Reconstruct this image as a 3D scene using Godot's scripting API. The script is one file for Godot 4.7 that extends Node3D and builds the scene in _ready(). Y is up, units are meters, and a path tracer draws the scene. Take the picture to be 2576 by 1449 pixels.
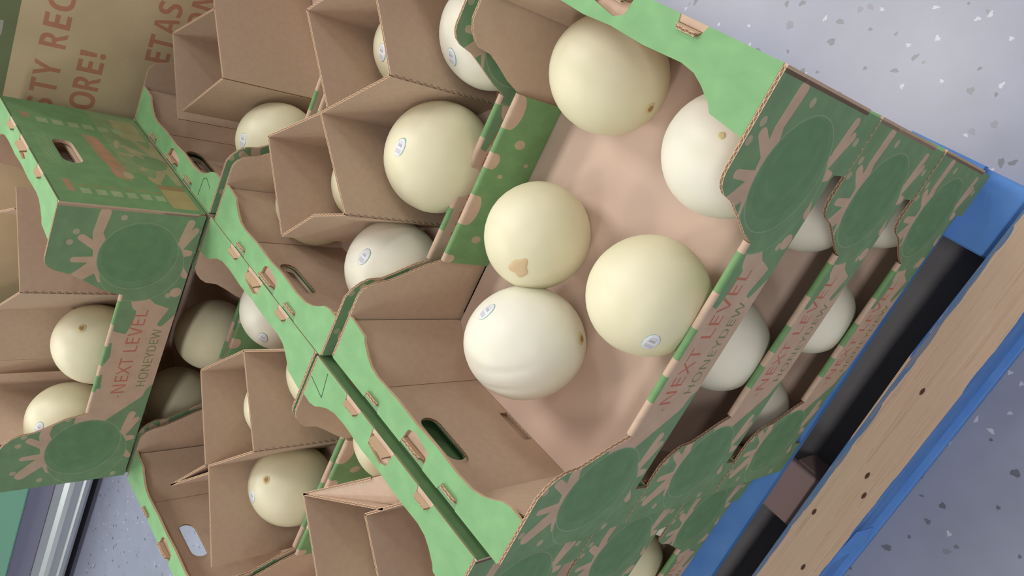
extends Node3D
# Honeydew melons in open printed cartons stacked on a blue pallet, seen from above.

const TOP := 0.876            # height of the rims of the top layer of cartons
const O := Vector3.ZERO
var used := {}
var M := {}
var rng := RandomNumberGenerator.new()

func _ready():
	rng.seed = 7
	# ---- camera, environment, lights -------------------------------------------------
	var cam := Camera3D.new(); cam.name = "camera"; add_child(cam)
	cam.position = Vector3(-0.01445, 0.65369 + TOP, 0.35414)
	cam.rotation = Vector3(-0.82336, 0.55143, -1.53407)
	cam.keep_aspect = Camera3D.KEEP_HEIGHT
	cam.fov = rad_to_deg(2.0 * atan(724.5 / 1990.27)); cam.near = 0.02; cam.far = 60.0
	cam.current = true
	var we := WorldEnvironment.new(); we.name = "environment"; add_child(we)
	var env := Environment.new(); we.environment = env
	env.background_mode = Environment.BG_COLOR
	env.background_color = Color(0.5, 0.52, 0.55)
	env.tonemap_mode = Environment.TONE_MAPPER_LINEAR
	env.tonemap_exposure = 1.0
	env.sdfgi_enabled = true; env.ssao_enabled = true; env.ssil_enabled = true
	var light_energy := 3.9
	materials()
	room(light_energy)
	pallet()
	cartons()
	dividers()
	melons()
	melon_bin()
	display_case()

# ---------------------------------------------------------------- naming helpers
func numbered(n: String) -> String:
	if not used.has(n):
		used[n] = 0
		return n
	used[n] += 1
	return "%s_%03d" % [n, used[n]]

func tag(o: Node, label := "", category := "", group := "", kind := ""):
	if label: o.set_meta("label", label)
	if category: o.set_meta("category", category)
	if group: o.set_meta("group", group)
	if kind: o.set_meta("kind", kind)
	return o

func thing(called: String, at: Vector3, label: String, category: String, group := "") -> Node3D:
	var o := Node3D.new(); o.name = numbered(called); add_child(o); o.position = at
	return tag(o, label, category, group)

func put(called: String, mesh: Mesh, parent: Node, xf := Transform3D.IDENTITY) -> MeshInstance3D:
	var o := MeshInstance3D.new(); o.mesh = mesh; o.transform = xf
	o.name = numbered(called) if parent == self else called
	o.cast_shadow = GeometryInstance3D.SHADOW_CASTING_SETTING_ON
	parent.add_child(o, true)
	return o

# ---------------------------------------------------------------- mesh helpers
func tri(st: SurfaceTool, a: Vector3, b: Vector3, c: Vector3, n: Vector3, ua: Vector2, ub: Vector2, uc: Vector2):
	if (b - a).cross(c - a).dot(n) > 0.0:
		var t := b; b = c; c = t
		var u := ub; ub = uc; uc = u
	st.set_normal(n); st.set_uv(ua); st.add_vertex(a)
	st.set_normal(n); st.set_uv(ub); st.add_vertex(b)
	st.set_normal(n); st.set_uv(uc); st.add_vertex(c)

func split(outline: PackedVector2Array, holes: Array) -> Array:
	# the outline without its holes, in pieces that have none
	var cuts := [-100.0]
	for h in holes:
		var c := Vector2.ZERO
		for p in h: c += p
		cuts.append(c.x / h.size())
	cuts.append(100.0); cuts.sort()
	var out := []
	for i in cuts.size() - 1:
		var strip := PackedVector2Array([Vector2(cuts[i], -100), Vector2(cuts[i + 1], -100), Vector2(cuts[i + 1], 100), Vector2(cuts[i], 100)])
		var parts: Array = Geometry2D.intersect_polygons(outline, strip)
		for h in holes:
			var next := []
			for p in parts: next.append_array(Geometry2D.clip_polygons(p, h))
			parts = next
		out.append_array(parts)
	return out

func rim_walls(st: SurfaceTool, loop: PackedVector2Array, t: float, inward: bool):
	var area := 0.0
	for i in loop.size(): area += loop[i].cross(loop[(i + 1) % loop.size()])
	var along := 0.0
	for i in loop.size():
		var p := loop[i]; var q := loop[(i + 1) % loop.size()]
		var d := q - p
		if d.length() < 1e-6: continue
		var n2 := Vector2(d.y, -d.x).normalized() * (1.0 if area > 0 else -1.0)
		if inward: n2 = -n2
		var n := Vector3(n2.x, n2.y, 0)
		var u0 := along / 0.0085; along += d.length(); var u1 := along / 0.0085
		var a := Vector3(p.x, p.y, 0); var b := Vector3(q.x, q.y, 0); var z := Vector3(0, 0, t)
		tri(st, a, b, b + z, n, Vector2(u0, 1), Vector2(u1, 1), Vector2(u1, 0))
		tri(st, a, b + z, a + z, n, Vector2(u0, 1), Vector2(u1, 0), Vector2(u0, 0))

# a flat board: outline in x, y; its face at z = t carries uv over the rect, its back at z = 0
func plate(outline: PackedVector2Array, holes: Array, t: float, front: Material, back: Material, edge: Material, r := Rect2(0, 0, 1, 1)) -> ArrayMesh:
	var f := SurfaceTool.new(); f.begin(Mesh.PRIMITIVE_TRIANGLES)
	var k := SurfaceTool.new(); k.begin(Mesh.PRIMITIVE_TRIANGLES)
	var e := SurfaceTool.new(); e.begin(Mesh.PRIMITIVE_TRIANGLES)
	for piece in (split(outline, holes) if holes else [outline]):
		var ix := Geometry2D.triangulate_polygon(piece)
		for i in range(0, ix.size(), 3):
			var p := []
			var u := []
			for j in 3:
				var v: Vector2 = piece[ix[i + j]]
				p.append(v); u.append(Vector2((v.x - r.position.x) / r.size.x, 1.0 - (v.y - r.position.y) / r.size.y))
			tri(f, Vector3(p[0].x, p[0].y, t), Vector3(p[1].x, p[1].y, t), Vector3(p[2].x, p[2].y, t), Vector3(0, 0, 1), u[0], u[1], u[2])
			tri(k, Vector3(p[0].x, p[0].y, 0), Vector3(p[1].x, p[1].y, 0), Vector3(p[2].x, p[2].y, 0), Vector3(0, 0, -1), u[0], u[1], u[2])
	rim_walls(e, outline, t, false)
	for h in holes: rim_walls(e, h, t, true)
	f.set_material(front); var mesh := f.commit()
	k.set_material(back); k.commit(mesh)
	e.set_material(edge); e.commit(mesh)
	return mesh

# a closed profile in z, y pulled along x; the skin's uv is (share of the length, share of the way round)
func extrude(profile: PackedVector2Array, x0: float, x1: float, skin: Material, cap: Material) -> ArrayMesh:
	var s := SurfaceTool.new(); s.begin(Mesh.PRIMITIVE_TRIANGLES)
	var c := SurfaceTool.new(); c.begin(Mesh.PRIMITIVE_TRIANGLES)
	var area := 0.0
	var total := 0.0
	for i in profile.size():
		area += profile[i].cross(profile[(i + 1) % profile.size()])
		total += profile[i].distance_to(profile[(i + 1) % profile.size()])
	var along := 0.0
	for i in profile.size():
		var p := profile[i]; var q := profile[(i + 1) % profile.size()]
		var d := q - p
		var n2 := Vector2(d.y, -d.x).normalized() * (1.0 if area > 0 else -1.0)
		var n := Vector3(0, n2.y, n2.x)
		var v0 := along / total; along += d.length(); var v1 := along / total
		var a := Vector3(x0, p.y, p.x); var b := Vector3(x0, q.y, q.x); var l := Vector3(x1 - x0, 0, 0)
		tri(s, a, b, b + l, n, Vector2(0, v0), Vector2(0, v1), Vector2(1, v1))
		tri(s, a, b + l, a + l, n, Vector2(0, v0), Vector2(1, v1), Vector2(1, v0))
	var ix := Geometry2D.triangulate_polygon(profile)
	for i in range(0, ix.size(), 3):
		for e in [[x0, -1.0], [x1, 1.0]]:
			var p := []
			for j in 3: p.append(Vector3(e[0], profile[ix[i + j]].y, profile[ix[i + j]].x))
			tri(c, p[0], p[1], p[2], Vector3(e[1], 0, 0), Vector2.ZERO, Vector2.RIGHT, Vector2.ONE)
	s.set_material(skin); var mesh := s.commit()
	c.set_material(cap); c.commit(mesh)
	return mesh

func box_into(st: SurfaceTool, lo: Vector3, hi: Vector3, ch := 0.0):
	# a box whose long edges are chamfered by ch
	var c := (lo + hi) / 2.0; var h := (hi - lo) / 2.0
	for axis in 3:
		for s in [-1.0, 1.0]:
			var n := Vector3.ZERO; n[axis] = s
			var u := (axis + 1) % 3; var v := (axis + 2) % 3
			var q := []
			for k in [[-1, -1], [1, -1], [1, 1], [-1, 1]]:
				var p := c; p[axis] += s * h[axis]; p[u] += k[0] * (h[u] - ch); p[v] += k[1] * (h[v] - ch)
				q.append(p)
			quad(st, q, n)
			if ch > 0.0:
				for t in [-1.0, 1.0]:
					# bevel between this face and the one along u
					var m := Vector3.ZERO; m[axis] = s; m[u] = t
					var e := []
					for k in [[0, -1], [0, 1], [1, 1], [1, -1]]:
						var p := c
						p[axis] += s * (h[axis] - (ch if k[0] else 0.0)); p[u] += t * (h[u] - (0.0 if k[0] else ch)); p[v] += k[1] * (h[v] - ch)
						e.append(p)
					quad(st, e, m.normalized())

func quad(st: SurfaceTool, q: Array, n: Vector3):
	var uv := []
	for p in q:
		uv.append(Vector2(p.z, p.y) if absf(n.x) > 0.7 else Vector2(p.x, p.z) if absf(n.y) > 0.7 else Vector2(p.x, p.y))
	tri(st, q[0], q[1], q[2], n, uv[0], uv[1], uv[2]); tri(st, q[0], q[2], q[3], n, uv[0], uv[2], uv[3])

func box(lo: Vector3, hi: Vector3, m: Material, ch := 0.0) -> ArrayMesh:
	var st := SurfaceTool.new(); st.begin(Mesh.PRIMITIVE_TRIANGLES)
	box_into(st, lo, hi, ch); st.set_material(m)
	return st.commit()

func poly(a: Array) -> PackedVector2Array:
	var p := PackedVector2Array()
	for i in range(0, a.size(), 2): p.append(Vector2(a[i], a[i + 1]))
	return p

func rounded(x0: float, y0: float, x1: float, y1: float, r: float) -> PackedVector2Array:
	var p := PackedVector2Array()
	var k := [[x1 - r, y0 + r, -PI / 2], [x1 - r, y1 - r, 0.0], [x0 + r, y1 - r, PI / 2], [x0 + r, y0 + r, PI]]
	for c in k:
		for i in 6: p.append(Vector2(c[0], c[1]) + Vector2.from_angle(c[2] + PI / 2 * i / 5.0) * r)
	return p

# ---------------------------------------------------------------- drawing helpers
func fill_poly(im: Image, p: PackedVector2Array, c: Color):
	var lo := p[0].y; var hi := p[0].y
	for v in p: lo = minf(lo, v.y); hi = maxf(hi, v.y)
	for y in range(maxi(0, floori(lo)), mini(im.get_height(), ceili(hi) + 1)):
		var xs := []
		var yy := y + 0.5
		for i in p.size():
			var a := p[i]; var b := p[(i + 1) % p.size()]
			if (a.y <= yy) != (b.y <= yy): xs.append(a.x + (yy - a.y) / (b.y - a.y) * (b.x - a.x))
		xs.sort()
		for i in range(0, xs.size() - 1, 2):
			var x0 := roundi(xs[i]); var w := roundi(xs[i + 1]) - x0
			if w > 0: im.fill_rect(Rect2i(x0, y, w, 1), c)

func fill_oval(im: Image, at: Vector2, rx: float, ry: float, c: Color, turn := 0.0, wob := 0.0):
	var p := PackedVector2Array()
	for i in 40:
		var a := TAU * i / 40.0
		var k := 1.0 + wob * (sin(a * 3.0 + at.x) + 0.6 * sin(a * 5.0 + at.y))
		p.append(at + Vector2(cos(a) * rx * k, sin(a) * ry * k).rotated(turn))
	fill_poly(im, p, c)

func stroke(im: Image, a: Vector2, b: Vector2, ra: float, rb: float, c: Color):
	var d := (b - a).normalized().orthogonal()
	fill_poly(im, PackedVector2Array([a + d * ra, b + d * rb, b - d * rb, a - d * ra]), c)
	fill_oval(im, a, ra, ra, c); fill_oval(im, b, rb, rb, c)

func line(im: Image, pts: Array, r: float, c: Color):
	for i in pts.size() - 1: stroke(im, pts[i], pts[i + 1], r, r, c)

# letters stretched into a rect (pixels)
func letters(im: Image, text: String, r: Rect2, c: Color, bold := true):
	var tm := TextMesh.new(); tm.text = text; tm.depth = 0.01; tm.font_size = 96; tm.pixel_size = 0.01; tm.curve_step = 1.0
	var f := SystemFont.new(); f.font_names = PackedStringArray(["Droid Sans"]); f.font_weight = 700 if bold else 400
	tm.font = f
	var v := tm.get_faces()
	if v.is_empty(): return
	var lo := Vector2(v[0].x, v[0].y); var hi := lo
	for p in v: lo = lo.min(Vector2(p.x, p.y)); hi = hi.max(Vector2(p.x, p.y))
	for i in range(0, v.size(), 3):
		if absf((v[i + 1] - v[i]).cross(v[i + 2] - v[i]).normalized().z) < 0.9 or v[i].z < 0.0: continue
		var q := PackedVector2Array()
		for j in 3:
			var s := (Vector2(v[i + j].x, v[i + j].y) - lo) / (hi - lo)
			q.append(r.position + Vector2(s.x, 1.0 - s.y) * r.size)
		fill_poly(im, q, c)

func tex(im: Image) -> ImageTexture:
	return ImageTexture.create_from_image(im)

func mottle(im: Image, amount: float, scale: float, sd: int):
	var n := FastNoiseLite.new(); n.seed = sd; n.frequency = scale; n.fractal_octaves = 3
	for y in range(0, im.get_height() - 1, 2):
		for x in range(0, im.get_width(), 2):
			var k := 1.0 + amount * n.get_noise_2d(x, y)
			for d in [Vector2i(0, 0), Vector2i(1, 0), Vector2i(0, 1), Vector2i(1, 1)]:
				var c := im.get_pixelv(Vector2i(x, y) + d)
				im.set_pixelv(Vector2i(x, y) + d, Color(c.r * k, c.g * k, c.b * k))

# ---------------------------------------------------------------- materials
const KRAFT := Color(0.785, 0.685, 0.60)
const GREEN := Color(0.50, 0.68, 0.48)
const RED := Color(0.76, 0.48, 0.41)

func mat(c: Color, rough := 0.9, metal := 0.0, t: Texture2D = null) -> StandardMaterial3D:
	var m := StandardMaterial3D.new(); m.albedo_color = c; m.roughness = rough; m.metallic = metal
	if t: m.albedo_texture = t
	m.metallic_specular = 0.3
	return m

func noise_tex(lo: Color, hi: Color, freq: float, sd: int, size := 512, octaves := 4) -> NoiseTexture2D:
	var n := FastNoiseLite.new(); n.seed = sd; n.frequency = freq; n.fractal_octaves = octaves
	var t := NoiseTexture2D.new(); t.width = size; t.height = size; t.noise = n; t.seamless = true
	var g := Gradient.new(); g.set_color(0, lo); g.set_color(1, hi); t.color_ramp = g
	return t

func materials():
	# plain liner board: soft fibres
	var k := mat(Color.WHITE, 0.95, 0.0, noise_tex(KRAFT.darkened(0.035), KRAFT.lightened(0.04), 0.06, 3))
	k.uv1_triplanar = true; k.uv1_scale = Vector3(2.2, 2.2, 2.2); M.kraft = k
	# the cut edge of corrugated board: two liners and the flutes between
	var im := Image.create(64, 32, false, Image.FORMAT_RGB8); im.fill(Color(0.50, 0.40, 0.32))
	for x in 64:
		var y := 15.5 + sin(x / 64.0 * TAU) * 9.0
		im.fill_rect(Rect2i(x, int(y) - 2, 1, 5), Color(0.80, 0.68, 0.57))
	im.fill_rect(Rect2i(0, 0, 64, 5), Color(0.82, 0.70, 0.59)); im.fill_rect(Rect2i(0, 27, 64, 5), Color(0.82, 0.70, 0.59))
	M.edge = mat(Color.WHITE, 0.95, 0.0, tex(im))
	M.torn = mat(Color(0.82, 0.70, 0.58), 0.95)
	M.front = mat(Color.WHITE, 0.75, 0.0, tex(front_print()))
	M.end = mat(Color.WHITE, 0.75, 0.0, tex(end_print()))
	M.liner = mat(Color.WHITE, 0.75, 0.0, tex(liner_print()))
	var l := Image.create(256, 1024, false, Image.FORMAT_RGB8); l.fill(GREEN)
	mottle(l, 0.05, 0.01, 5)
	M.ledge = mat(Color.WHITE, 0.7, 0.0, tex(l))
	M.green = mat(Color(0.47, 0.60, 0.45), 0.8)
	M.pale = mat(KRAFT.lerp(Color(0.90, 0.80, 0.76), 0.6), 0.95)  # kraft lightened: direct light on the base panel put into its colour
	M.score = mat(KRAFT.darkened(0.20), 0.95)
	M.pen = mat(Color(0.27, 0.42, 0.30), 0.8)
	M.light_metal = mat(Color(0.80, 0.82, 0.84), 0.35, 0.6)
	# melon rind
	var n := noise_tex(Color(0.86, 0.84, 0.70), Color(0.92, 0.90, 0.80), 0.006, 11, 512, 3)
	var r := mat(Color.WHITE, 0.42, 0.0, n); r.uv1_triplanar = true; r.uv1_scale = Vector3(3, 3, 3); r.metallic_specular = 0.4
	r.subsurf_scatter_enabled = true; r.subsurf_scatter_strength = 0.08
	M.rind = r
	var r2: StandardMaterial3D = r.duplicate(); r2.albedo_texture = noise_tex(Color(0.88, 0.87, 0.79), Color(0.93, 0.92, 0.87), 0.006, 12, 512, 3); M.white_rind = r2
	M.scar = mat(Color(0.66, 0.53, 0.38), 0.9)
	M.scar_ring = mat(Color(0.83, 0.77, 0.60), 0.8)
	M.stain = mat(Color(0.83, 0.73, 0.58), 0.7)
	var s := Image.create(128, 160, false, Image.FORMAT_RGB8); s.fill(Color(0.52, 0.70, 0.62))
	fill_oval(s, Vector2(64, 80), 52, 68, Color(0.88, 0.88, 0.91))
	for i in 16: s.fill_rect(Rect2i(34 + i * 4, 34, 1 + (i * 7) % 3, 34), Color(0.66, 0.67, 0.70))
	s.fill_rect(Rect2i(40, 84, 48, 22), Color(0.70, 0.71, 0.74))
	s.fill_rect(Rect2i(30, 112, 60, 4), Color(0.74, 0.74, 0.77)); s.fill_rect(Rect2i(44, 122, 38, 4), Color(0.74, 0.74, 0.77))
	M.sticker = mat(Color.WHITE, 0.35, 0.0, tex(s))

func px(s: float, h: float) -> Vector2:   # front print: s metres from the right end, h above the foot
	return Vector2((0.6 - s) / 0.6 * 2048.0, (1.0 - h / 0.25) * 853.0)

func front_print() -> Image:
	var im := Image.create(2048, 853, false, Image.FORMAT_RGB8)
	var g := Color(0.485, 0.605, 0.465); var dk := Color(0.43, 0.575, 0.43); var lt := Color(0.57, 0.66, 0.53)
	im.fill(g)
	var u := 3413.0                       # pixels per metre
	# kraft band under the lettering
	fill_poly(im, PackedVector2Array([px(0.452, 0.145), px(0.452, 0.105), px(0.40, 0.05), px(0.375, 0.032), px(0.20, 0.032), px(0.185, 0.075), px(0.172, 0.09), px(0.18, 0.145)]), KRAFT)
	# green tongues that break the band
	fill_poly(im, PackedVector2Array([px(0.235, 0.15), px(0.172, 0.15), px(0.172, 0.113), px(0.20, 0.105), px(0.225, 0.105), px(0.25, 0.112), px(0.245, 0.13)]), g)
	stroke(im, px(0.175, 0.028), px(0.228, 0.055), 0.012 * u, 0.006 * u, g)
	fill_poly(im, PackedVector2Array([px(0.30, 0.15), px(0.275, 0.15), px(0.268, 0.131), px(0.30, 0.127), px(0.315, 0.134)]), g)
	fill_poly(im, PackedVector2Array([px(0.372, 0.15), px(0.337, 0.15), px(0.34, 0.132), px(0.372, 0.128)]), g)
	fill_oval(im, px(0.395, 0.026), 0.028 * u, 0.02 * u, g)
	# a splash behind each emblem
	for side in [0, 1]:
		var c := px(0.088, 0.128) if side == 0 else px(0.512, 0.128)
		var f := 1.0 if side == 0 else -1.0
		var S := func(ax, ay, bx, by, ra, rb):
			stroke(im, c + Vector2(ax, -ay) * u, c + Vector2(bx, -by) * u, ra * u, rb * u, KRAFT)
		# branches on the upper edge, as if paint had burst outwards
		S.call(-0.005, 0.058, 0.040, 0.074, 0.014, 0.008); S.call(0.040, 0.074, 0.078, 0.070, 0.008, 0.009)
		S.call(0.012, 0.068, 0.030, 0.096, 0.007, 0.006); S.call(-0.010, 0.060, -0.012, 0.100, 0.007, 0.005)
		S.call(-0.012, 0.056, -0.052, 0.096, 0.013, 0.010); S.call(-0.030, 0.060, -0.050, 0.052, 0.006, 0.004)
		# branches below
		S.call(0.010, -0.060, 0.012, -0.084, 0.010, 0.006); S.call(0.020, -0.062, 0.058, -0.084, 0.009, 0.006)
		S.call(-0.010, -0.066, -0.036, -0.090, 0.008, 0.005); S.call(0.038, -0.066, 0.072, -0.072, 0.006, 0.007)
		# towards the band
		S.call(-0.060 * f, -0.010, -0.096 * f, -0.028, 0.012, 0.016); S.call(-0.060 * f, 0.020, -0.098 * f, 0.020, 0.008, 0.010)
		for d in [[-0.045, 0.110], [0.040, 0.106], [0.072, 0.040], [-0.070, 0.062], [0.055, -0.098], [-0.078, -0.070], [0.020, 0.112]]:
			fill_oval(im, c + Vector2(d[0], -d[1]) * u, 0.0052 * u, 0.0052 * u, KRAFT.lerp(lt, 0.35))
		# outer ring, then the melon disc
		fill_oval(im, c + Vector2(-0.022, 0.012) * u, 0.070 * u, 0.070 * u, lt); fill_oval(im, c + Vector2(-0.022, 0.012) * u, 0.0685 * u, 0.0685 * u, g)
		fill_oval(im, c, 0.0665 * u, 0.0665 * u, lt); fill_oval(im, c, 0.0650 * u, 0.0650 * u, Color(0.455, 0.59, 0.45))
		fill_oval(im, c + Vector2(0.006, -0.004) * u, 0.056 * u, 0.056 * u, dk)
		fill_oval(im, c + Vector2(0.010, -0.006) * u, 0.040 * u, 0.042 * u, dk.lerp(g, 0.25))
		fill_oval(im, c + Vector2(0.014, -0.008) * u, 0.037 * u, 0.038 * u, dk)
	fill_oval(im, px(0.159, 0.046), 0.010 * u, 0.010 * u, KRAFT)
	# lettering
	var a := px(0.385, 0.108); var b := px(0.198, 0.084)
	letters(im, "NEXT LEVEL", Rect2(a, b - a), RED, false)
	fill_oval(im, px(0.394, 0.092), 6, 6, RED)
	a = px(0.372, 0.066); b = px(0.24, 0.049)
	letters(im, "HONEYDEW", Rect2(a, b - a), Color(0.52, 0.55, 0.40), false)
	mottle(im, 0.05, 0.008, 21)
	return im

func pe(a: float, h: float) -> Vector2:   # end print: a metres from the front edge
	return Vector2(a / 0.4 * 1200.0, (1.0 - h / 0.247) * 741.0)

func skew(im: Image, a0: float, h0: float, a1: float, h1: float, c: Color):
	fill_poly(im, PackedVector2Array([pe(a0, h0), pe(a1, h0), pe(a1, h1), pe(a0, h1)]), c)

func end_print() -> Image:
	var im := Image.create(1200, 741, false, Image.FORMAT_RGB8)
	var g := Color(0.44, 0.58, 0.40); im.fill(g)
	var pale := Color(0.58, 0.65, 0.49); var k := Color(0.63, 0.60, 0.46)
	fill_poly(im, PackedVector2Array([pe(0.40, 0.10), pe(0.28, 0.10), pe(0.14, 0.10), pe(0.13, 0.06), pe(0.20, 0.0), pe(0.4, 0.0)]), g.lerp(k, 0.35))
	# splash with a round emblem low on the panel
	for s in [[0.20, 0.03, 0.285, 0.010], [0.20, 0.03, 0.25, 0.075], [0.20, 0.03, 0.215, 0.088], [0.20, 0.03, 0.155, 0.07], [0.19, 0.02, 0.115, 0.055], [0.19, 0.02, 0.11, 0.02], [0.21, 0.02, 0.28, 0.045]]:
		stroke(im, pe(s[0], s[1]), pe(s[2], s[3]), 34, 16, k)
	fill_oval(im, pe(0.19, 0.045), 92, 92, Color(0.46, 0.56, 0.40))
	# printed boxes and blocks of small type
	skew(im, 0.285, 0.066, 0.372, 0.020, k); skew(im, 0.292, 0.060, 0.366, 0.026, Color(0.62, 0.60, 0.44))
	skew(im, 0.014, 0.064, 0.098, 0.018, Color(0.66, 0.60, 0.42)); skew(im, 0.082, 0.064, 0.098, 0.018, Color(0.60, 0.50, 0.36))
	fill_poly(im, PackedVector2Array([pe(0.278, 0.140), pe(0.19, 0.136), pe(0.15, 0.128), pe(0.11, 0.126), pe(0.102, 0.104), pe(0.16, 0.100), pe(0.275, 0.118)]), Color(0.62, 0.53, 0.40))
	fill_oval(im, pe(0.125, 0.104), 40, 26, k.lightened(0.05)); fill_oval(im, pe(0.255, 0.085), 60, 14, k.lightened(0.04), 0.3); fill_oval(im, pe(0.115, 0.062), 46, 22, Color(0.66, 0.60, 0.44), -0.4); fill_oval(im, pe(0.225, 0.062), 70, 16, k, -0.5)
	for i in 5: skew(im, 0.118 + i * 0.031, 0.129, 0.143 + i * 0.031, 0.115, Color(0.68, 0.52, 0.41))
	skew(im, 0.34, 0.228, 0.318, 0.214, RED.lerp(g, 0.45)); skew(im, 0.082, 0.222, 0.04, 0.212, RED.lerp(g, 0.35))
	for i in 6:
		skew(im, 0.305 + 0.0, 0.205 - i * 0.026, 0.325, 0.187 - i * 0.026, pale)
		skew(im, 0.036, 0.203 - i * 0.024, 0.055, 0.187 - i * 0.024, pale)
		skew(im, 0.062, 0.203 - i * 0.024, 0.070, 0.187 - i * 0.024, Color(0.52, 0.54, 0.36))
	for i in 5: skew(im, 0.135, 0.226 - i * 0.0045, 0.255, 0.2245 - i * 0.0045, g.lerp(pale, 0.6))
	mottle(im, 0.05, 0.008, 22)
	return im

func liner_print() -> Image:
	var im := Image.create(1024, 512, false, Image.FORMAT_RGB8)
	im.fill(Color(0.47, 0.62, 0.43))
	# v runs over the rolled rim (0 .. 0.1) and then down the inside
	for s in [[0.0, 0.19], [0.33, 0.42], [0.58, 0.76], [0.95, 1.0]]:
		var x0: float = s[0] * 1024.0; var w: float = (s[1] - s[0]) * 1024.0
		im.fill_rect(Rect2i(int(x0), 0, int(w), 52), KRAFT)
		fill_oval(im, Vector2(x0 + w / 2.0, 52), w / 2.0, 14 + w * 0.12, KRAFT)
	for d in [[0.255, 0.27, 0.026], [0.45, 0.22, 0.012], [0.84, 0.27, 0.022], [0.66, 0.37, 0.009], [0.36, 0.42, 0.011]]:
		fill_oval(im, Vector2(d[0] * 1024, d[1] * 512), d[2] * 1024, d[2] * 1024, KRAFT.lerp(Color(0.5, 0.6, 0.4), 0.2))
	mottle(im, 0.05, 0.01, 23)
	return im

# ---------------------------------------------------------------- the room
func room(energy: float):
	# speckled vinyl
	var n := 1536
	var im := Image.create(n, n, false, Image.FORMAT_RGB8); im.fill(Color(0.555, 0.57, 0.655))
	var r := RandomNumberGenerator.new(); r.seed = 99
	for i in 330:
		var big := r.randf() < 0.45
		var c := Color(0.37, 0.375, 0.43).lerp(Color(0.51, 0.515, 0.58), 0.0 if r.randf() < 0.5 else r.randf())
		var q := Vector2(r.randf_range(14, n - 14), r.randf_range(14, n - 14))
		fill_oval(im, q, r.randf_range(7, 11) if big else r.randf_range(3, 6), r.randf_range(5, 9) if big else r.randf_range(3, 5), c, r.randf() * TAU, 0.14)
	for i in 130:
		var q := Vector2(r.randf_range(14, n - 14), r.randf_range(14, n - 14))
		fill_oval(im, q, r.randf_range(4, 8), r.randf_range(3, 5), Color(0.76, 0.765, 0.82), r.randf() * TAU, 0.22)
	mottle(im, 0.035, 0.006, 31)
	var m := mat(Color.WHITE, 0.34, 0.0, tex(im)); m.metallic_specular = 0.8
	m.uv1_scale = Vector3(1 / 1.15, 1 / 1.15, 1)
	tag(put("floor", box(Vector3(-8, -0.1, -7), Vector3(7, 0, 6), m), self), "pale blue grey vinyl floor with dark and white speckles", "", "", "structure")
	var white := mat(Color(0.86, 0.86, 0.85), 0.9)
	tag(put("ceiling", box(Vector3(-8.2, 4.2, -7.2), Vector3(7.2, 4.3, 6.2), white), self), "white shop ceiling", "", "", "structure")
	tag(put("wall_back", box(Vector3(-8.2, 0, -7.2), Vector3(7.2, 4.2, -7), white), self), "plain white shop wall behind the display case", "", "", "structure")
	tag(put("wall_front", box(Vector3(-8.2, 0, 6), Vector3(7.2, 4.2, 6.2), white), self), "plain white shop wall behind the camera", "", "", "structure")
	tag(put("wall_left", box(Vector3(-8.2, 0, -7), Vector3(-8, 4.2, 6), white), self), "plain white shop wall on the left", "", "", "structure")
	tag(put("wall_right", box(Vector3(7, 0, -7), Vector3(7.2, 4.2, 6), white), self), "plain white shop wall on the right", "", "", "structure")
	var glow := mat(Color(0.9, 0.9, 0.9)); glow.emission_enabled = true; glow.emission = Color(1, 0.98, 0.95); glow.emission_energy_multiplier = 1.5
	var body := mat(Color(0.85, 0.85, 0.85), 0.5)
	for z in [-5.2, -3.5, -1.8, 2.2]:
		for x in [-5.5, -2.6, 0.5, 3.6]:
			var t := thing("ceiling_light", Vector3(x, 4.2, z), "white ceiling light panel above the melon stacks", "light", "ceiling light panels")
			put("housing", box(Vector3(-0.62, -0.06, -0.32), Vector3(0.62, -0.001, 0.32), body, 0.008), t)
			put("diffuser", box(Vector3(-0.58, -0.068, -0.28), Vector3(0.58, -0.061, 0.28), glow), t)
			var a := AreaLight3D.new(); a.name = "lamp"; t.add_child(a, true)
			a.area_size = Vector2(1.16, 0.56); a.rotation = Vector3(-PI / 2, 0, 0); a.position = Vector3(0, -0.075, 0)
			a.light_color = Color(1.0, 0.985, 0.96); a.light_energy = energy; a.shadow_enabled = true
			a.area_range = 20.0

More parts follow.
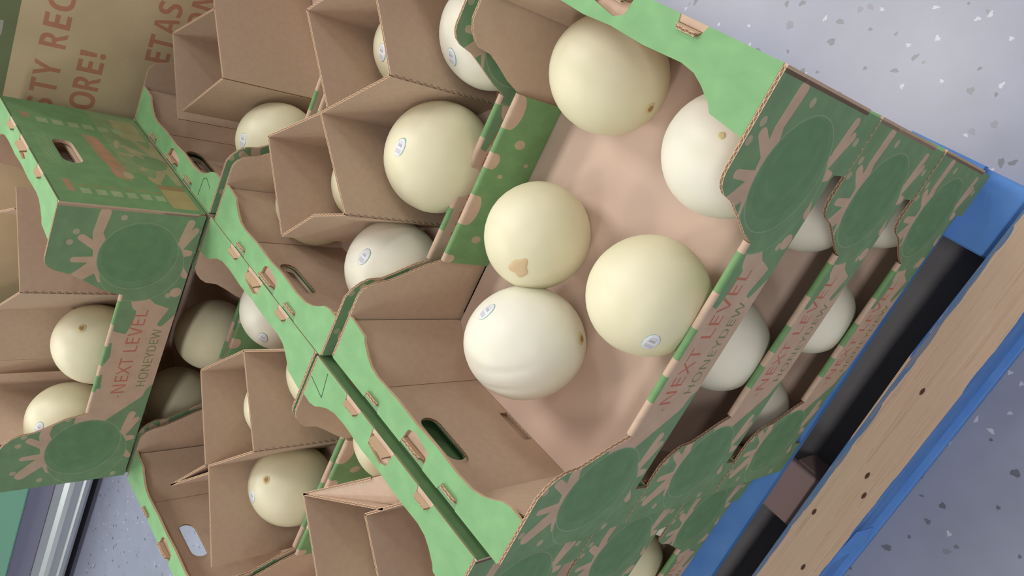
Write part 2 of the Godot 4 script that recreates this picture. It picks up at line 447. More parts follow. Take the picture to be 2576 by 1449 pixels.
# ---------------------------------------------------------------- pallet
func pallet():
	var t := thing("pallet", Vector3(-0.62, 0, -0.55), "blue wooden pallet with a worn bare front deck board, under the carton stacks", "pallet")
	var o := t.position
	var im := Image.create(2048, 256, false, Image.FORMAT_RGB8); im.fill(Color(0.82, 0.71, 0.62))
	var r := RandomNumberGenerator.new(); r.seed = 4
	for i in 260:
		var y := r.randf_range(4, 250); var x := r.randf_range(0, 2048); var w := r.randf_range(60, 420)
		stroke(im, Vector2(x, y), Vector2(x + w, y + r.randf_range(-3, 3)), r.randf_range(0.6, 2.6), 0.5, Color(0.82, 0.71, 0.62).lerp(Color(0.73, 0.60, 0.51) if r.randf() < 0.5 else Color(0.86, 0.77, 0.69), r.randf_range(0.2, 0.75)))
	for k in [[300, 90], [900, 170], [1050, 60], [1500, 120], [1180, 190], [1230, 150]]:
		fill_oval(im, Vector2(k[0], k[1]), 11, 8, Color(0.40, 0.30, 0.26)); fill_oval(im, Vector2(k[0], k[1]), 6, 4, Color(0.33, 0.24, 0.21))
	# blue paint that is left along the inner edge and in patches of the outer one
	for i in 200:
		fill_oval(im, Vector2(r.randf_range(0, 2048), r.randf_range(0, 16)), r.randf_range(20, 70), r.randf_range(3, 12), Color(0.36, 0.50, 0.68).lerp(Color(0.62, 0.56, 0.54), r.randf_range(0.0, 0.6)))
		if i % 4 == 0: fill_oval(im, Vector2(r.randf_range(0, 2048), 252), r.randf_range(20, 60), r.randf_range(2, 9), Color(0.30, 0.47, 0.74))
	var worn := mat(Color.WHITE, 0.85, 0.0, tex(im))
	var blue := mat(Color.WHITE, 0.65, 0.0, noise_tex(Color(0.33, 0.52, 0.80), Color(0.40, 0.58, 0.83), 0.02, 8)); blue.uv1_triplanar = true
	var dull := mat(Color(0.36, 0.42, 0.52), 0.85)
	var rosy := mat(Color(0.56, 0.47, 0.46), 0.9)
	# worn front deck board
	var b := plate(poly([-1.28, -0.152, 0.012, -0.155, 0.012, -0.068, -0.3, -0.060, -0.8, -0.066, -1.28, -0.068]), [], 0.020, worn, dull, blue, Rect2(-1.28, -0.156, 1.292, 0.092))
	put("deck_board", b, t, Transform3D(Basis(Vector3(1, 0, 0), Vector3(0, 0, -1), Vector3(0, 1, 0)), Vector3(0, 0.121, 0) - o))
	tag(t.get_child(0), "worn bare wood front deck board with blue edges")
	var lay := Basis(Vector3(1, 0, 0), Vector3(0, 0, -1), Vector3(0, 1, 0))
	put("deck_board", plate(poly([-1.28, -0.018, 0.012, 0.014, 0.012, 0.140, -1.28, 0.105]), [], 0.020, blue, dull, blue), t, Transform3D(lay, Vector3(0, 0.121, 0) - o))
	for z in [-0.30, -0.49, -0.68, -0.87, -1.06, -1.24]:
		put("deck_board", box(Vector3(-1.28, 0.121, z) - o, Vector3(0.012, 0.141, z + 0.12) - o, blue, 0.003), t)
	var k := 0
	for x in [[-0.11, 0.010], [-0.683, -0.577], [-1.28, -1.16]]:
		put("stringer_board", box(Vector3(x[0], 0.100, -1.25) - o, Vector3(x[1], 0.1205, 0.148) - o, [blue, rosy, blue][k], 0.003), t)
		for z in [0.02, -0.60, -1.22]:
			put("block", box(Vector3(x[0], 0.0185, z - 0.02) - o, Vector3(x[1], 0.0995, z + 0.12) - o, [blue, rosy, blue][k], 0.004), t)
		k += 1
	var grey_wood := mat(Color(0.46, 0.45, 0.46), 0.95)  # plain grey for the bottom board under the deck gap
	put("bottom_board", plate(poly([-1.28, -0.130, 0.012, -0.130, 0.012, 0.06, -1.28, 0.06]), [], 0.018, grey_wood, grey_wood, blue), t, Transform3D(lay, Vector3(0, 0.0005, 0) - o))
	put("bottom_board", box(Vector3(-1.28, 0.0, 0.1305) - o, Vector3(0.012, 0.022, 0.166) - o, blue, 0.003), t)
	put("front_rail", box(Vector3(-1.28, 0.0225, 0.1485) - o, Vector3(0.012, 0.116, 0.1535) - o, blue, 0.001), t)
	for z in [[-0.62, -0.50], [-1.25, -1.13]]:
		put("bottom_board", box(Vector3(-1.28, 0.0, z[0]) - o, Vector3(0.012, 0.018, z[1]) - o, blue, 0.003), t)
	# a long splinter that stands off the front edge
	put("splinter", plate(poly([-0.70, -0.150, -0.60, -0.156, -0.575, -0.170, -0.61, -0.176, -0.66, -0.160]), [], 0.008, blue, blue, blue), t, Transform3D(Basis(Vector3(1, 0, 0), Vector3(0, 0, -1), Vector3(0, 1, 0)), Vector3(0, 0.122, 0) - o))

# ---------------------------------------------------------------- cartons
func front_outline(b: float, s: float, top: float) -> PackedVector2Array:
	return poly([0.300, minf(0.005, b - 0.0005), 0.300, top, 0.200, top, 0.192, top - 0.002, 0.184, top - 0.008, 0.178, top - 0.018, 0.174, top - 0.034, 0.172, top - 0.042, 0.160, top - 0.066,
		0.143, top - 0.098, 0.133, s - 0.0045, -0.130, s - 0.0045, -0.140, top - 0.098, -0.157, top - 0.068, -0.166, top - 0.050, -0.169, top - 0.028, -0.176, top - 0.016, -0.187, top - 0.006, -0.200, top,
		-0.300, top, -0.300, minf(0.005, b - 0.0005), -0.235, minf(0.005, b - 0.0005), -0.232, b - 0.0002, -0.226, b, 0.222, b, 0.227, b - 0.002, 0.229, minf(0.005, b - 0.0005)])

func carton(label: String, group: String, b: float, s: float, top: float, eb: float, tabs: bool) -> Node3D:
	var t := thing("melon_carton", O, label, "carton", group)
	var T := 0.004
	var flip := Basis(Vector3.UP, PI)
	var fo := front_outline(b, s, top)
	var fm := plate(fo, [], T, M.front, M.kraft, M.edge, Rect2(-0.3, b - 0.034, 0.6, 0.25))
	var fx := Transform3D(Basis(), Vector3(0, 0, 0.196))
	put("front_wall", fm, t, fx); put("back_wall", fm, t, Transform3D(flip) * fx)
	# the low strip is rolled over and runs down the inside
	var pr := PackedVector2Array()
	for i in 9:
		var a := PI * i / 8.0
		pr.append(Vector2(0.1955 + cos(a) * 0.0046, s - 0.0045 + sin(a) * 0.0046))
	pr.append(Vector2(0.187, b + 0.006)); pr.append(Vector2(0.1915, b + 0.006)); pr.append(Vector2(0.1955, b + 0.02)); pr.append(Vector2(0.1955, s - 0.0046))
	var lm := extrude(pr, -0.130, 0.133, M.liner, M.torn)
	put("rolled_strip", lm, t); put("rolled_strip", lm, t, Transform3D(flip))
	# ends: a printed outer panel and a plain inner wall, both with the hand hole
	var hole := rounded(-0.052, top - 0.079, 0.040, top - 0.046, 0.016)
	var back_hole := rounded(-0.040, top - 0.072, 0.052, top - 0.040, 0.016)
	var ep := plate(poly([-0.200, eb + 0.014, -0.194, eb, 0.194, eb, 0.200, eb + 0.014, 0.200, top - 0.001, -0.200, top - 0.001]), [hole], 0.007, M.end, M.kraft, M.kraft, Rect2(-0.2, top - 0.247, 0.4, 0.247))
	var el := plate(poly([-0.200, eb, 0.192, eb + 0.006, 0.192, top - 0.001, -0.200, top - 0.001]), [hole], 0.007, M.end, M.kraft, M.green, Rect2(-0.2, top - 0.247, 0.4, 0.247))
	var ew := plate(poly([-0.194, 0.0, 0.194, 0.0, 0.194, top - 0.005, -0.194, top - 0.005]), [back_hole] + [poly([-0.03, b + 0.006, 0.03, b + 0.006, 0.03, b + 0.022, -0.03, b + 0.022])], T, M.kraft, M.kraft, M.edge)
	var right := Basis(Vector3(0, 0, -1), Vector3(0, 1, 0), Vector3(1, 0, 0))    # face +x
	# stacking ledge folded inwards at the top of each end
	var lo := [0.303, -0.1955]
	for e in [[0.091, 0.127, 0.010], [0.185, 0.238, 0.024], [0.271, 0.311, 0.010]]:
		lo.append_array([0.303, e[0] - 0.2, 0.303 - e[2], e[0] - 0.2 + 0.004, 0.303 - e[2] - (0.006 if e[2] > 0.02 else 0.0), (e[0] + e[1]) / 2.0 - 0.21, 0.303 - e[2], e[1] - 0.2 - 0.003, 0.303, e[1] - 0.2])
	lo.append_array([0.303, 0.1955])
	for e in [[0.3955, 0.067], [0.376, 0.068], [0.362, 0.064], [0.35, 0.055], [0.336, 0.047], [0.318, 0.041], [0.29, 0.039], [0.24, 0.0415], [0.2, 0.039], [0.15, 0.041], [0.10, 0.039], [0.082, 0.042], [0.068, 0.049], [0.052, 0.060], [0.046, 0.067], [0.03, 0.069], [0.0045, 0.072]]:
		lo.append_array([0.303 - e[1], e[0] - 0.2])
	var lp := plate(poly(lo), [], T, M.ledge, M.kraft, M.torn, Rect2(0.225, -0.2, 0.08, 0.4))
	var up := Basis(Vector3(1, 0, 0), Vector3(0, 0, -1), Vector3(0, 1, 0))
	var ll := plate(poly([0.270, -0.19, 0.2955, -0.19, 0.2955, 0.19, 0.270, 0.19]), [], 0.003, M.kraft, M.kraft, M.edge)
	for side in [Transform3D.IDENTITY, Transform3D(flip)]:
		put("end_panel", ep if side == Transform3D.IDENTITY else el, t, side * Transform3D(right, Vector3(0.296, 0, 0)))
		put("end_wall", ew, t, side * Transform3D(right, Vector3(0.2905, 0, 0)))
		if b < 0.01:  # added flap that darkens the view through the hand hole
			put("added_end_flap", plate(poly([-0.11, b + 0.005, 0.11, b + 0.005, 0.11, top - 0.012, -0.11, top - 0.012]), [], 0.003, M.kraft, M.kraft, M.edge), t, side * Transform3D(right, Vector3(0.266, 0, 0)))
		var ledge := put("ledge", lp, t, side * Transform3D(up, Vector3(0, top - T, 0)))
		put("ledge_lining", ll, t, side * Transform3D(up, Vector3(0, top - 0.008, 0)))
		if tabs:
			for e in [[0.095, 0.125, 0.009], [0.190, 0.232, 0.013], [0.275, 0.308, 0.009]]:
				var w: float = e[1] - e[0]
				var tb := plate(poly([-w / 2, 0, w / 2, 0, w / 2 - 0.002, e[2] * 0.8, w / 4, e[2], -w / 4, e[2] * 0.9, -w / 2 + 0.003, e[2]]), [], T, M.torn, M.torn, M.edge)
				put("tab", tb, ledge, ledge.transform.affine_inverse() * side * Transform3D(right.rotated(Vector3(0, 0, 1), 0.35), Vector3(0.292, top - 0.004, -(e[0] + w / 2 - 0.2))))
		# folded gussets that stiffen the corners
		for z in [-1.0, 1.0]:
			var p0 := Vector2(0.236, 0.1925 * z); var p1 := Vector2(0.2895, 0.108 * z)
			var d := p1 - p0
			var gx := Vector3(d.x, 0, d.y).normalized()
			var g := plate(poly([0, b + 0.0045, d.length(), b + 0.0045, d.length(), top - 0.009, 0, top - 0.009]), [], 0.003, M.kraft, M.kraft, M.edge)
			put("corner_gusset", g, t, side * Transform3D(Basis(gx, Vector3.UP, gx.cross(Vector3.UP)), Vector3(p0.x, 0, p0.y)))
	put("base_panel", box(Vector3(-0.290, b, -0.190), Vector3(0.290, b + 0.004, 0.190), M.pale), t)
	return t

func copy(o: Node3D, at: Vector3, turn: float, label: String, group := "") -> Node3D:
	var c: Node3D = o.duplicate(); c.name = numbered("melon_carton"); add_child(c)
	c.position = at; c.rotation.y = turn; c.set_meta("label", label)
	if group: c.set_meta("group", group)
	return c

func cartons():
	var g := "green printed melon cartons"
	var tray := carton("open green printed carton at the pallet corner, five loose melons and no dividers inside", g, 0.034, 0.128, 0.247, 0.028, true)
	var y := TOP - 0.247
	tray.position = Vector3(-0.300, y, -0.200)
	copy(tray, Vector3(-0.317, y, -0.620), 0.0, "open green carton with zigzag brown dividers directly behind the carton of five loose melons", g)
	var behind := copy(tray, Vector3(-0.317, y, -1.040), 0.0, "open green carton with dividers in front of the lettered kraft bin", g)
	var beside := copy(tray, Vector3(-0.927, y, -0.230), 0.0, "open green carton with dividers, side by side with the carton of five loose melons", g)
	copy(tray, Vector3(-0.925, y, -0.635), 0.0, "open green carton with dividers, in front of the highest carton", g)
	pen_mark(beside, 0.2472, [Vector2(0.270, -0.194), Vector2(0.260, -0.156), Vector2(0.298, -0.163)])
	pen_mark(behind, 0.2472, [Vector2(-0.296, 0.141), Vector2(-0.263, 0.143), Vector2(-0.256, 0.153), Vector2(-0.266, 0.175)])
	var low := carton("green printed carton second from the top in the corner stack, under the loose melons", g, 0.034, 0.128, 0.247, 0.028, false)
	low.position = Vector3(-0.300, y - 0.245, -0.200)
	copy(low, Vector3(-0.298, y - 0.490, -0.199), 0.0, "lowest green printed carton of the corner stack, on the blue pallet beside the bare board", g)
	copy(low, Vector3(-0.927, y - 0.245, -0.230), 0.0, "green carton second from the top in the stack beside the corner stack", g)
	copy(low, Vector3(-0.925, y - 0.490, -0.230), 0.0, "lowest green carton of the stack beside the corner stack", g)
	copy(low, Vector3(-0.925, y, -1.045), 0.0, "shaded green carton directly underneath the highest carton", g)
	for s in [[-0.317, -0.620], [-0.317, -1.040], [-0.925, -0.635], [-0.925, -1.045]]:
		for k in [1, 2]:
			copy(low, Vector3(s[0], y - 0.245 * k, s[1]), 0.0, "green carton in a lower layer, hidden inside the load on the pallet", "hidden cartons in the lower layers")
	var high := carton("highest green carton, one layer above the rest, showing its printed end with a hand hole", g, 0.004, 0.110, 0.240, 0.003, true)
	high.position = Vector3(-0.925, TOP + 0.001, -1.039)

func pen_mark(t: Node3D, top: float, pts: Array):
	var st := SurfaceTool.new(); st.begin(Mesh.PRIMITIVE_TRIANGLES)
	for i in pts.size() - 1:
		var a := Vector3(pts[i].x, top, pts[i].y); var b := Vector3(pts[i + 1].x, top, pts[i + 1].y)
		var n := (b - a).cross(Vector3.UP).normalized() * 0.0006
		var up := Vector3(0, 0.0002, 0)
		quad(st, [a + n + up, b + n + up, b - n + up, a - n + up], Vector3.UP)
		quad(st, [a + n, b + n, b + n + up, a + n + up], n.normalized()); quad(st, [a - n, b - n, b - n + up, a - n + up], -n.normalized())
	st.set_material(M.pen)
	put("pen_mark", st.commit(), t)

# ---------------------------------------------------------------- cardboard dividers
func divider(label: String, y0: float, y1: float, segs: Array, folds := []):
	var c := Vector2.ZERO
	for s in segs: c += Vector2(s[0] + s[2], s[1] + s[3]) / 2.0
	c /= segs.size()
	var t := thing("divider", Vector3(c.x, y0, c.y), label, "divider", "brown cardboard dividers standing in the cartons")
	for s in segs:
		var p := Vector2(s[0], s[1]) - c; var d := Vector2(s[2] - s[0], s[3] - s[1]); var l := d.length()
		var h := y1 - y0
		var m := plate(poly([0, 0, l, 0, l, h, 0, h]), [], 0.0035, M.kraft, M.kraft, M.edge)
		var ux := Vector3(d.x, 0, d.y) / l
		var uz := ux.cross(Vector3.UP)
		put("panel", m, t, Transform3D(Basis(ux, Vector3.UP, uz), Vector3(p.x, 0, p.y) - uz * 0.00175))

	for f in folds:
		var st := SurfaceTool.new(); st.begin(Mesh.PRIMITIVE_TRIANGLES)
		var y := 0.006
		while y < y1 - y0 - 0.008:
			box_into(st, Vector3(f[0] - c.x - 0.0020, y, f[1] - c.y - 0.0020), Vector3(f[0] - c.x + 0.0020, y + 0.006, f[1] - c.y + 0.0020), 0.0008)
			y += 0.0125
		st.set_material(M.score)
		put("perforated_fold", st.commit(), t)

func dividers():
	var a := TOP - 0.2075; var b := TOP - 0.002
	divider("zigzag brown cardboard divider in the carton behind the loose melons", a, b, [
		[-0.532, -0.617, -0.423, -0.745], [-0.423, -0.745, -0.331, -0.632], [-0.331, -0.632, -0.220, -0.509], [-0.220, -0.509, -0.113, -0.635],
		[-0.331, -0.629, -0.423, -0.491], [-0.423, -0.491, -0.462, -0.558], [-0.462, -0.558, -0.532, -0.617], [-0.316, -0.619, -0.217, -0.755], [-0.217, -0.755, -0.113, -0.635]], [[-0.422, -0.490], [-0.219, -0.508]])
	divider("brown cardboard divider in the carton in front of the lettered bin", a, b, [
		[-0.414, -1.178, -0.317, -1.043], [-0.317, -1.043, -0.406, -0.941], [-0.406, -0.941, -0.517, -1.050], [-0.538, -1.060, -0.414, -1.178], [-0.317, -1.043, -0.190, -1.170]])
	divider("brown cardboard divider with a narrow folded peak, in front of the highest carton", a, b, [
		[-0.863, -0.709, -0.746, -0.608], [-0.746, -0.608, -0.657, -0.488], [-0.746, -0.608, -0.858, -0.488], [-0.863, -0.709, -0.985, -0.598],
		[-0.980, -0.590, -0.858, -0.488], [-0.985, -0.598, -1.106, -0.679], [-1.106, -0.679, -0.990, -0.583], [-0.980, -0.588, -1.110, -0.480]], [[-0.857, -0.487]])
	divider("brown cardboard divider in the carton beside the five loose melons", a, b, [
		[-0.814, -0.343, -0.684, -0.235], [-0.814, -0.343, -0.700, -0.193], [-0.814, -0.343, -0.930, -0.190], [-0.733, -0.217, -0.820, -0.090], [-0.733, -0.217, -0.663, -0.166]])
	# added flap, sloped to catch light over the dark wedge between two divider edges
	var flap_divider: Node3D = get_node("divider_003")
	var p0 := Vector3(-0.812, b - 0.001, -0.340) - flap_divider.position; var p1 := Vector3(-0.648, b - 0.003, -0.206) - flap_divider.position; var p2 := Vector3(-0.664, b - 0.026, -0.152) - flap_divider.position
	var fx := (p1 - p0).normalized(); var fz := (p2 - p0).cross(fx).normalized(); var fy := fz.cross(fx)
	if fz.y < 0.0: fz = -fz; fy = fz.cross(fx)
	var tri2 := PackedVector2Array([Vector2.ZERO, Vector2((p1 - p0).length(), 0), Vector2((p2 - p0).dot(fx), (p2 - p0).dot(fy))])
	put("added_lit_flap", plate(tri2, [], 0.002, M.kraft, M.kraft, M.edge), flap_divider, Transform3D(Basis(fx, fy, fz), p0 - fz * 0.001))
	divider("brown cardboard divider in the highest carton", TOP + 0.010, TOP + 0.240, [
		[-0.707, -1.044, -0.838, -0.913], [-0.838, -0.913, -0.950, -1.027], [-0.950, -1.027, -1.060, -1.020], [-0.740, -1.026, -0.800, -1.120], [-1.06, -1.02, -1.17, -1.12]], [[-0.837, -0.912]])

# ---------------------------------------------------------------- melons
func frame(up: Vector3, near := Vector3(1, 0, 0)) -> Basis:
	var x := (near - up * near.dot(up)).normalized()
	return Basis(x, up, x.cross(up))

func rind(r: float, axis: Vector3, sd: int, long: float, grooves := []) -> ArrayMesh:
	var st := SurfaceTool.new(); st.begin(Mesh.PRIMITIVE_TRIANGLES)
	var B := frame(axis, Vector3(0.3, 0.2, 0.9))
	var n := FastNoiseLite.new(); n.seed = sd; n.frequency = 0.8
	var rows := 64 if grooves else 28; var cols := 96 if grooves else 44
	for i in rows + 1:
		for j in cols + 1:
			var d := Vector3(sin(PI * i / rows) * cos(TAU * j / cols), cos(PI * i / rows), sin(PI * i / rows) * sin(TAU * j / cols))
			var k := 1.0 + 0.012 * n.get_noise_3d(d.x, d.y, d.z)
			var pole := maxf(0.0, (d.y - 0.985) / 0.015)
			k -= 0.012 * pole * pole
			for g in grooves:
				var e: Vector3 = B * d
				var off: float = (e - g[0]).dot(g[1])                      # across the groove
				var far: float = e.distance_to(g[0])
				k -= g[2] * exp(-pow(off / g[3], 2.0)) * exp(-pow(far / g[4], 2.0))
			st.set_smooth_group(0)
			st.add_vertex(B * (Vector3(d.x, d.y * long, d.z) * r * k))
	var w := cols + 1
	for i in rows:
		for j in cols:
			var q := i * w + j
			for v in [q, q + w, q + 1, q + 1, q + w, q + w + 1]: st.add_index(v)
	st.generate_normals(); st.set_material(M.white_rind if sd in [102, 105, 107, 108, 115, 125, 126, 127, 128, 129, 130] else M.rind)
	return st.commit()

# a thin patch that follows the melon: oval of half-sizes a, b metres around the direction d
func patch(r: float, axis: Vector3, long: float, d: Vector3, a: float, b: float, lift: float, m: Material, wob := 0.0, along := Vector3(1, 0, 0)) -> ArrayMesh:
	var st := SurfaceTool.new(); st.begin(Mesh.PRIMITIVE_TRIANGLES)
	var B := frame(d, along)
	var rings := 4; var k := 28
	for i in rings + 1:
		for j in k + 1:
			var th := TAU * j / k
			var f := float(i) / rings
			var w := 1.0 + wob * (sin(th * 3.0 + 1.0) + 0.7 * sin(th * 5.0))
			var e := (B * Vector3(cos(th) * a * f * w / r, 1.0, sin(th) * b * f * w / r)).normalized()
			var h := e.dot(axis)
			var rr := r / sqrt(1.0 - h * h + h * h / (long * long))
			st.set_uv(Vector2(0.5 + 0.5 * f * sin(th), 0.5 + 0.5 * f * cos(th)))
			st.set_smooth_group(0)
			st.add_vertex(e * (rr * 1.006 + (lift if i < rings else -0.0012)))
	for i in rings:
		for j in k:
			var q := i * (k + 1) + j
			for v in [q, q + k + 1, q + 1, q + 1, q + k + 1, q + k + 2]: st.add_index(v)
	st.generate_normals(); st.set_material(m)
	return st.commit()

func melons():
	var data := [
		["pale melon at the far end of the open corner carton, brown stem mark", Vector3(-0.092, 0.741, -0.281), 0.073, O, Vector3(-0.137, -0.067, 0.988)],
		["white melon tucked under the bright green ledge at the pallet corner", Vector3(-0.104, 0.738, -0.086), 0.070, O, Vector3(0.302, 0.906, 0.298)],
		["cream melon with a tan scab patch on its side in the open corner carton", Vector3(-0.316, 0.738, -0.272), 0.070, O, Vector3(-0.369, 0.746, 0.554)],
		["plain cream melon with a sticker, lying against the low front strip of the corner carton", Vector3(-0.287, 0.739, -0.083), 0.072, Vector3(-0.379, 0.541, 0.750), O],
		["wrinkled white melon with both a sticker and a stem mark in the open corner carton", Vector3(-0.443, 0.745, -0.205), 0.076, Vector3(0.381, 0.832, -0.404), Vector3(0.612, -0.227, 0.757)],
		["large melon with an upright oval sticker just behind the dotted green strip", Vector3(-0.315, 0.748, -0.497), 0.080, Vector3(0.067, 0.995, 0.070), O],
		["melon with a sticker next to the brown corner flap, behind the dotted green strip", Vector3(-0.511, 0.743, -0.498), 0.075, Vector3(0.303, 0.947, 0.108), O],
		["melon with a sticker half hidden by the jagged green flap at the top edge", Vector3(-0.126, 0.741, -0.503), 0.073, Vector3(-0.608, 0.789, 0.086), O],
		["melon of which only a low slice shows beneath the pointed divider", Vector3(-0.535, 0.741, -0.746), 0.070, O, O],
		["melon deep in the divider cell, only a thin sliver showing left of the cell wall", Vector3(-0.425, 0.738, -0.625), 0.068, O, O],
		["melon in the upper divider cell, showing a sliver with a sticker", Vector3(-0.203, 0.738, -0.640), 0.070, Vector3(-0.262, 0.964, 0.035), O],
		["small sliver of melon between the divider and the far low strip", Vector3(-0.300, 0.730, -0.745), 0.060, O, O],
		["melon in the carton in front of the lettered bin, sticker at its lower edge", Vector3(-0.499, 0.743, -0.926), 0.074, Vector3(-0.066, 0.991, 0.112), O],
		["melon with a round stem mark and a sticker, between two dividers", Vector3(-0.985, 0.744, -0.520), 0.074, Vector3(-0.153, 0.988, 0.029), Vector3(0.458, 0.876, 0.154)],
		["melon with a sticker partly under the green ledges, below the brown notch", Vector3(-0.748, 0.743, -0.731), 0.075, Vector3(-0.392, 0.673, 0.627), O],
		["melon with a small stem dot beside the divider panel and the green ledge", Vector3(-0.732, 0.752, -0.522), 0.076, O, Vector3(-0.002, 0.993, 0.118)],
		["thin melon slice with a stem dot peeking out past the tall divider edge", Vector3(-0.876, 0.752, -0.608), 0.069, O, Vector3(0.245, 0.902, -0.355)],
		["melon almost hidden behind the left divider edge, its sticker just showing", Vector3(-1.030, 0.736, -0.735), 0.066, Vector3(0.004, 0.982, -0.187), O],
		["yellowish melon under the inner edge of the long green ledge", Vector3(-0.736, 0.734, -0.351), 0.064, Vector3(-0.001, 0.821, 0.571), O],
		["melon sliver between the two upright divider edges at the bottom edge", Vector3(-0.829, 0.736, -0.209), 0.066, O, O],
		["dim melon in the shade under the highest carton, nearer the ledge", Vector3(-0.945, 0.740, -0.930), 0.072, O, O],
		["dimmest melon under the highest carton, farther along its base", Vector3(-1.152, 0.740, -0.972), 0.072, O, O],
		["melon with a stem dot behind the lettered strip of the highest carton", Vector3(-0.964, 0.963, -0.932), 0.075, O, Vector3(0.732, 0.577, 0.363)],
		["melon with a sticker at the far end of the highest carton", Vector3(-1.160, 0.966, -0.938), 0.080, Vector3(0.267, 0.866, 0.423), O],
		["melon in the second carton, seen through the gap under the emblem panel", Vector3(-0.128, 0.489, -0.078), 0.066, O, O],
		["melon in the second carton, bulging below the lettered strip", Vector3(-0.361, 0.494, -0.083), 0.071, O, O],
		["melon in the lowest carton of the corner stack, under the second emblem panel", Vector3(-0.105, 0.243, -0.078), 0.065, O, O],
		["melon with a sticker in the lowest carton of the corner stack", Vector3(-0.303, 0.247, -0.080), 0.068, Vector3(-0.224, 0.866, 0.447), O],
		["plain melon in the lowest carton of the corner stack, above the pinkish pallet block", Vector3(-0.503, 0.246, -0.078), 0.067, O, O],
		["white melon glimpsed in the lowest carton of the neighbouring stack", Vector3(-0.745, 0.246, -0.110), 0.068, O, O],
		["dull yellow melon in the lowest carton of the neighbouring stack, at the bottom edge", Vector3(-0.900, 0.246, -0.112), 0.068, O, O],
	]
	var wrinkles := [[Vector3(-0.25, 0.85, 0.47), Vector3(-0.72, -0.62, 0.30), 0.030, 0.08, 0.45], [Vector3(-0.62, 0.62, 0.45), Vector3(-0.72, -0.62, 0.30), 0.022, 0.06, 0.40]]
	var sd := 100
	for d in data:
		sd += 1
		var axis: Vector3 = d[4] if d[4] != O else Vector3(sin(sd * 1.7), 0.35, cos(sd * 2.3)).normalized()
		var r: float = d[2]
		var long := 1.09 if sd in [103, 105] else 1.04
		var o := put("honeydew_melon", rind(r, axis, sd, long, wrinkles if sd == 105 else []), self)
		o.position = d[1]
		tag(o, d[0], "melon", "honeydew melons lying in the cartons")
		if d[4] != O:
			if sd == 103:
				put("scab", patch(r, axis, long, d[4], 0.016, 0.013, 0.0002, M.stain, 0.16), o)
			else:
				var k := 0.5 if sd == 102 else 1.0
				var mark := put("stem_mark", patch(r, axis, long, d[4], 0.0085 * k, 0.0085 * k, 0.0001, M.scar_ring, 0.06), o)
				if sd != 102: put("stem_scar", patch(r, axis, long, d[4], 0.0048, 0.0048, 0.0006, M.scar, 0.08), mark)
		if d[3] != O:
			put("sticker", patch(r, axis, long, d[3], 0.0158, 0.0108, 0.0004, M.sticker), o)

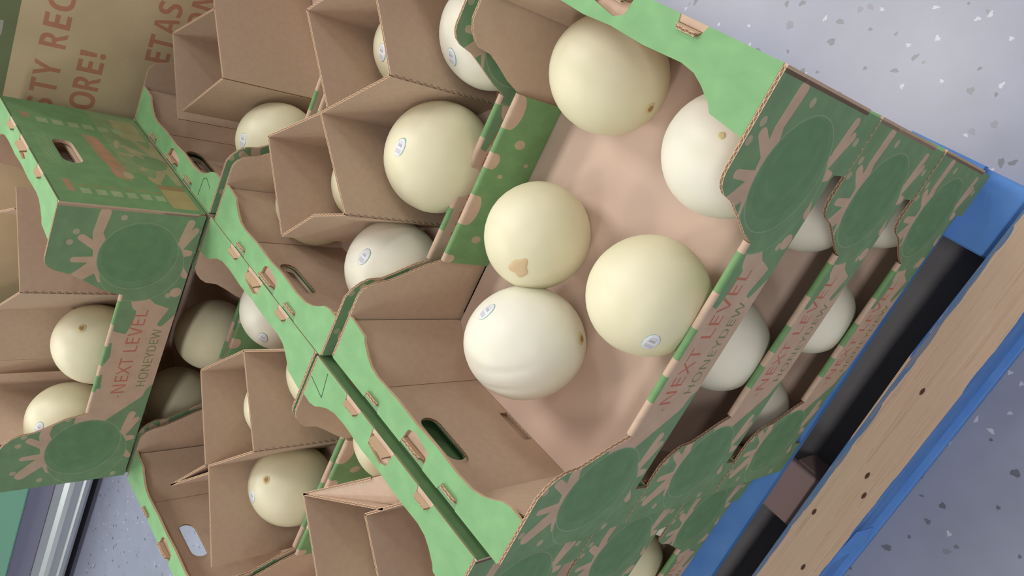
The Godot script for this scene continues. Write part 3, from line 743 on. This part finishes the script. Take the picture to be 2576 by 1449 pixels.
# ---------------------------------------------------------------- lettered kraft bin behind the cartons
func melon_bin():
	var W := 1.30; var H := 1.22
	var t := thing("cardboard_bin", Vector3(-0.60, 0, -1.85), "large kraft cardboard bin with brown capital lettering, behind the cartons", "bin")
	var n := Vector2i(2048, 1920)
	var im := Image.create(n.x, n.y, false, Image.FORMAT_RGB8)
	var kr := Color(0.86, 0.78, 0.64); im.fill(kr)
	var P := func(x, y): return Vector2((x + 1.25) / W * n.x, (H - (y + TOP)) / H * n.y)
	im.fill_rect(Rect2i(0, 0, n.x, int(P.call(0.0, 0.218).y)), Color(0.50, 0.54, 0.41))
	var ink := Color(0.80, 0.57, 0.47)
	var L := func(ch, x0, x1, y0, y1, c):
		var a = P.call(x0, y1); letters(im, ch, Rect2(a, P.call(x1, y0) - a), c)
	for e in [["T", -0.733, -0.704], ["A", -0.700, -0.668], ["S", -0.661, -0.634], ["T", -0.624, -0.596], ["Y", -0.591, -0.559], ["R", -0.531, -0.501], ["E", -0.493, -0.466], ["C", -0.459, -0.424], ["I", -0.414, -0.405], ["P", -0.395, -0.367], ["E", -0.359, -0.333], ["S", -0.327, -0.300]]:
		L.call(e[0], e[1], e[2], 0.132, 0.178, ink)
	for e in [["&", -0.775, -0.735], ["M", -0.697, -0.654], ["O", -0.644, -0.607], ["R", -0.602, -0.573], ["E", -0.566, -0.541], ["!", -0.534, -0.522]]:
		L.call(e[0], e[1], e[2], 0.058, 0.106, ink)
	for e in [["R", -0.598, -0.568], ["E", -0.560, -0.534], ["C", -0.528, -0.495], ["E", -0.514, -0.490], ["T", -0.486, -0.457], ["A", -0.451, -0.417], ["S", -0.413, -0.386]]:
		if e[1] < -0.52: continue
		L.call(e[0], e[1], e[2], -0.062, -0.014, ink)
	for e in [["O", -0.425, -0.391], ["N", -0.382, -0.350]]:
		L.call(e[0], e[1], e[2], -0.122, -0.076, ink)
	# bits of white print in the green band, as the frame's edge shows them
	var a = P.call(-0.53, 0.262); im.fill_rect(Rect2i(int(a.x), int(a.y), 44, 36), Color(0.72, 0.71, 0.68))
	# faint scuffs along a fold
	for i in 26: stroke(im, P.call(-0.70 + i * 0.016, 0.021 + 0.002 * sin(i * 2.1)), P.call(-0.697 + i * 0.016, 0.021), 1.2, 1.0, kr.lightened(0.22))
	mottle(im, 0.06, 0.004, 41)
	var face := mat(Color.WHITE, 0.6, 0.0, tex(im))
	var side := mat(Color(0.72, 0.62, 0.45), 0.85)
	var fo := poly([-W / 2, 0, W / 2, 0, W / 2, H, -W / 2, H])
	put("front_panel", plate(fo, [], 0.010, face, side, M.edge, Rect2(-W / 2, 0, W, H)), t, Transform3D(Basis(), Vector3(0, 0, 0.540)))
	put("back_panel", plate(fo, [], 0.010, side, side, M.edge, Rect2(-W / 2, 0, W, H)), t, Transform3D(Basis(), Vector3(0, 0, -0.310)))
	for s in [-1.0, 1.0]:
		put("side_panel", box(Vector3(s * (W / 2 - 0.005) - 0.005, 0, -0.2995), Vector3(s * (W / 2 - 0.005) + 0.005, H, 0.5395), side), t)

# ---------------------------------------------------------------- low refrigerated case in the distance
func display_case():
	var t := thing("display_case", Vector3(-4.0, 0, -3.1), "green shop display case with a metal bumper rail along the floor, far behind the pallet", "display case")
	var dark := mat(Color(0.16, 0.16, 0.19), 0.7)  # shadow gap along the floor, put into the base colour
	var grey := mat(Color(0.52, 0.52, 0.61), 0.5)
	var green := mat(Color(0.52, 0.74, 0.63), 0.6)
	put("shaded_plinth", box(Vector3(-2, 0, -0.4), Vector3(2, 0.045, 0.42), dark), t)
	put("bumper_rail", extrude(poly([0.30, 0.046, 0.46, 0.046, 0.475, 0.065, 0.478, 0.085, 0.462, 0.095, 0.468, 0.115, 0.476, 0.135, 0.470, 0.155, 0.45, 0.17, 0.30, 0.17]), -2, 2, M.light_metal, grey), t)
	put("kick_panel", box(Vector3(-2, 0.171, -0.4), Vector3(2, 0.290, 0.36), grey, 0.004), t)
	put("body", box(Vector3(-2, 0.291, -0.4), Vector3(2, 1.15, 0.38), green, 0.01), t)
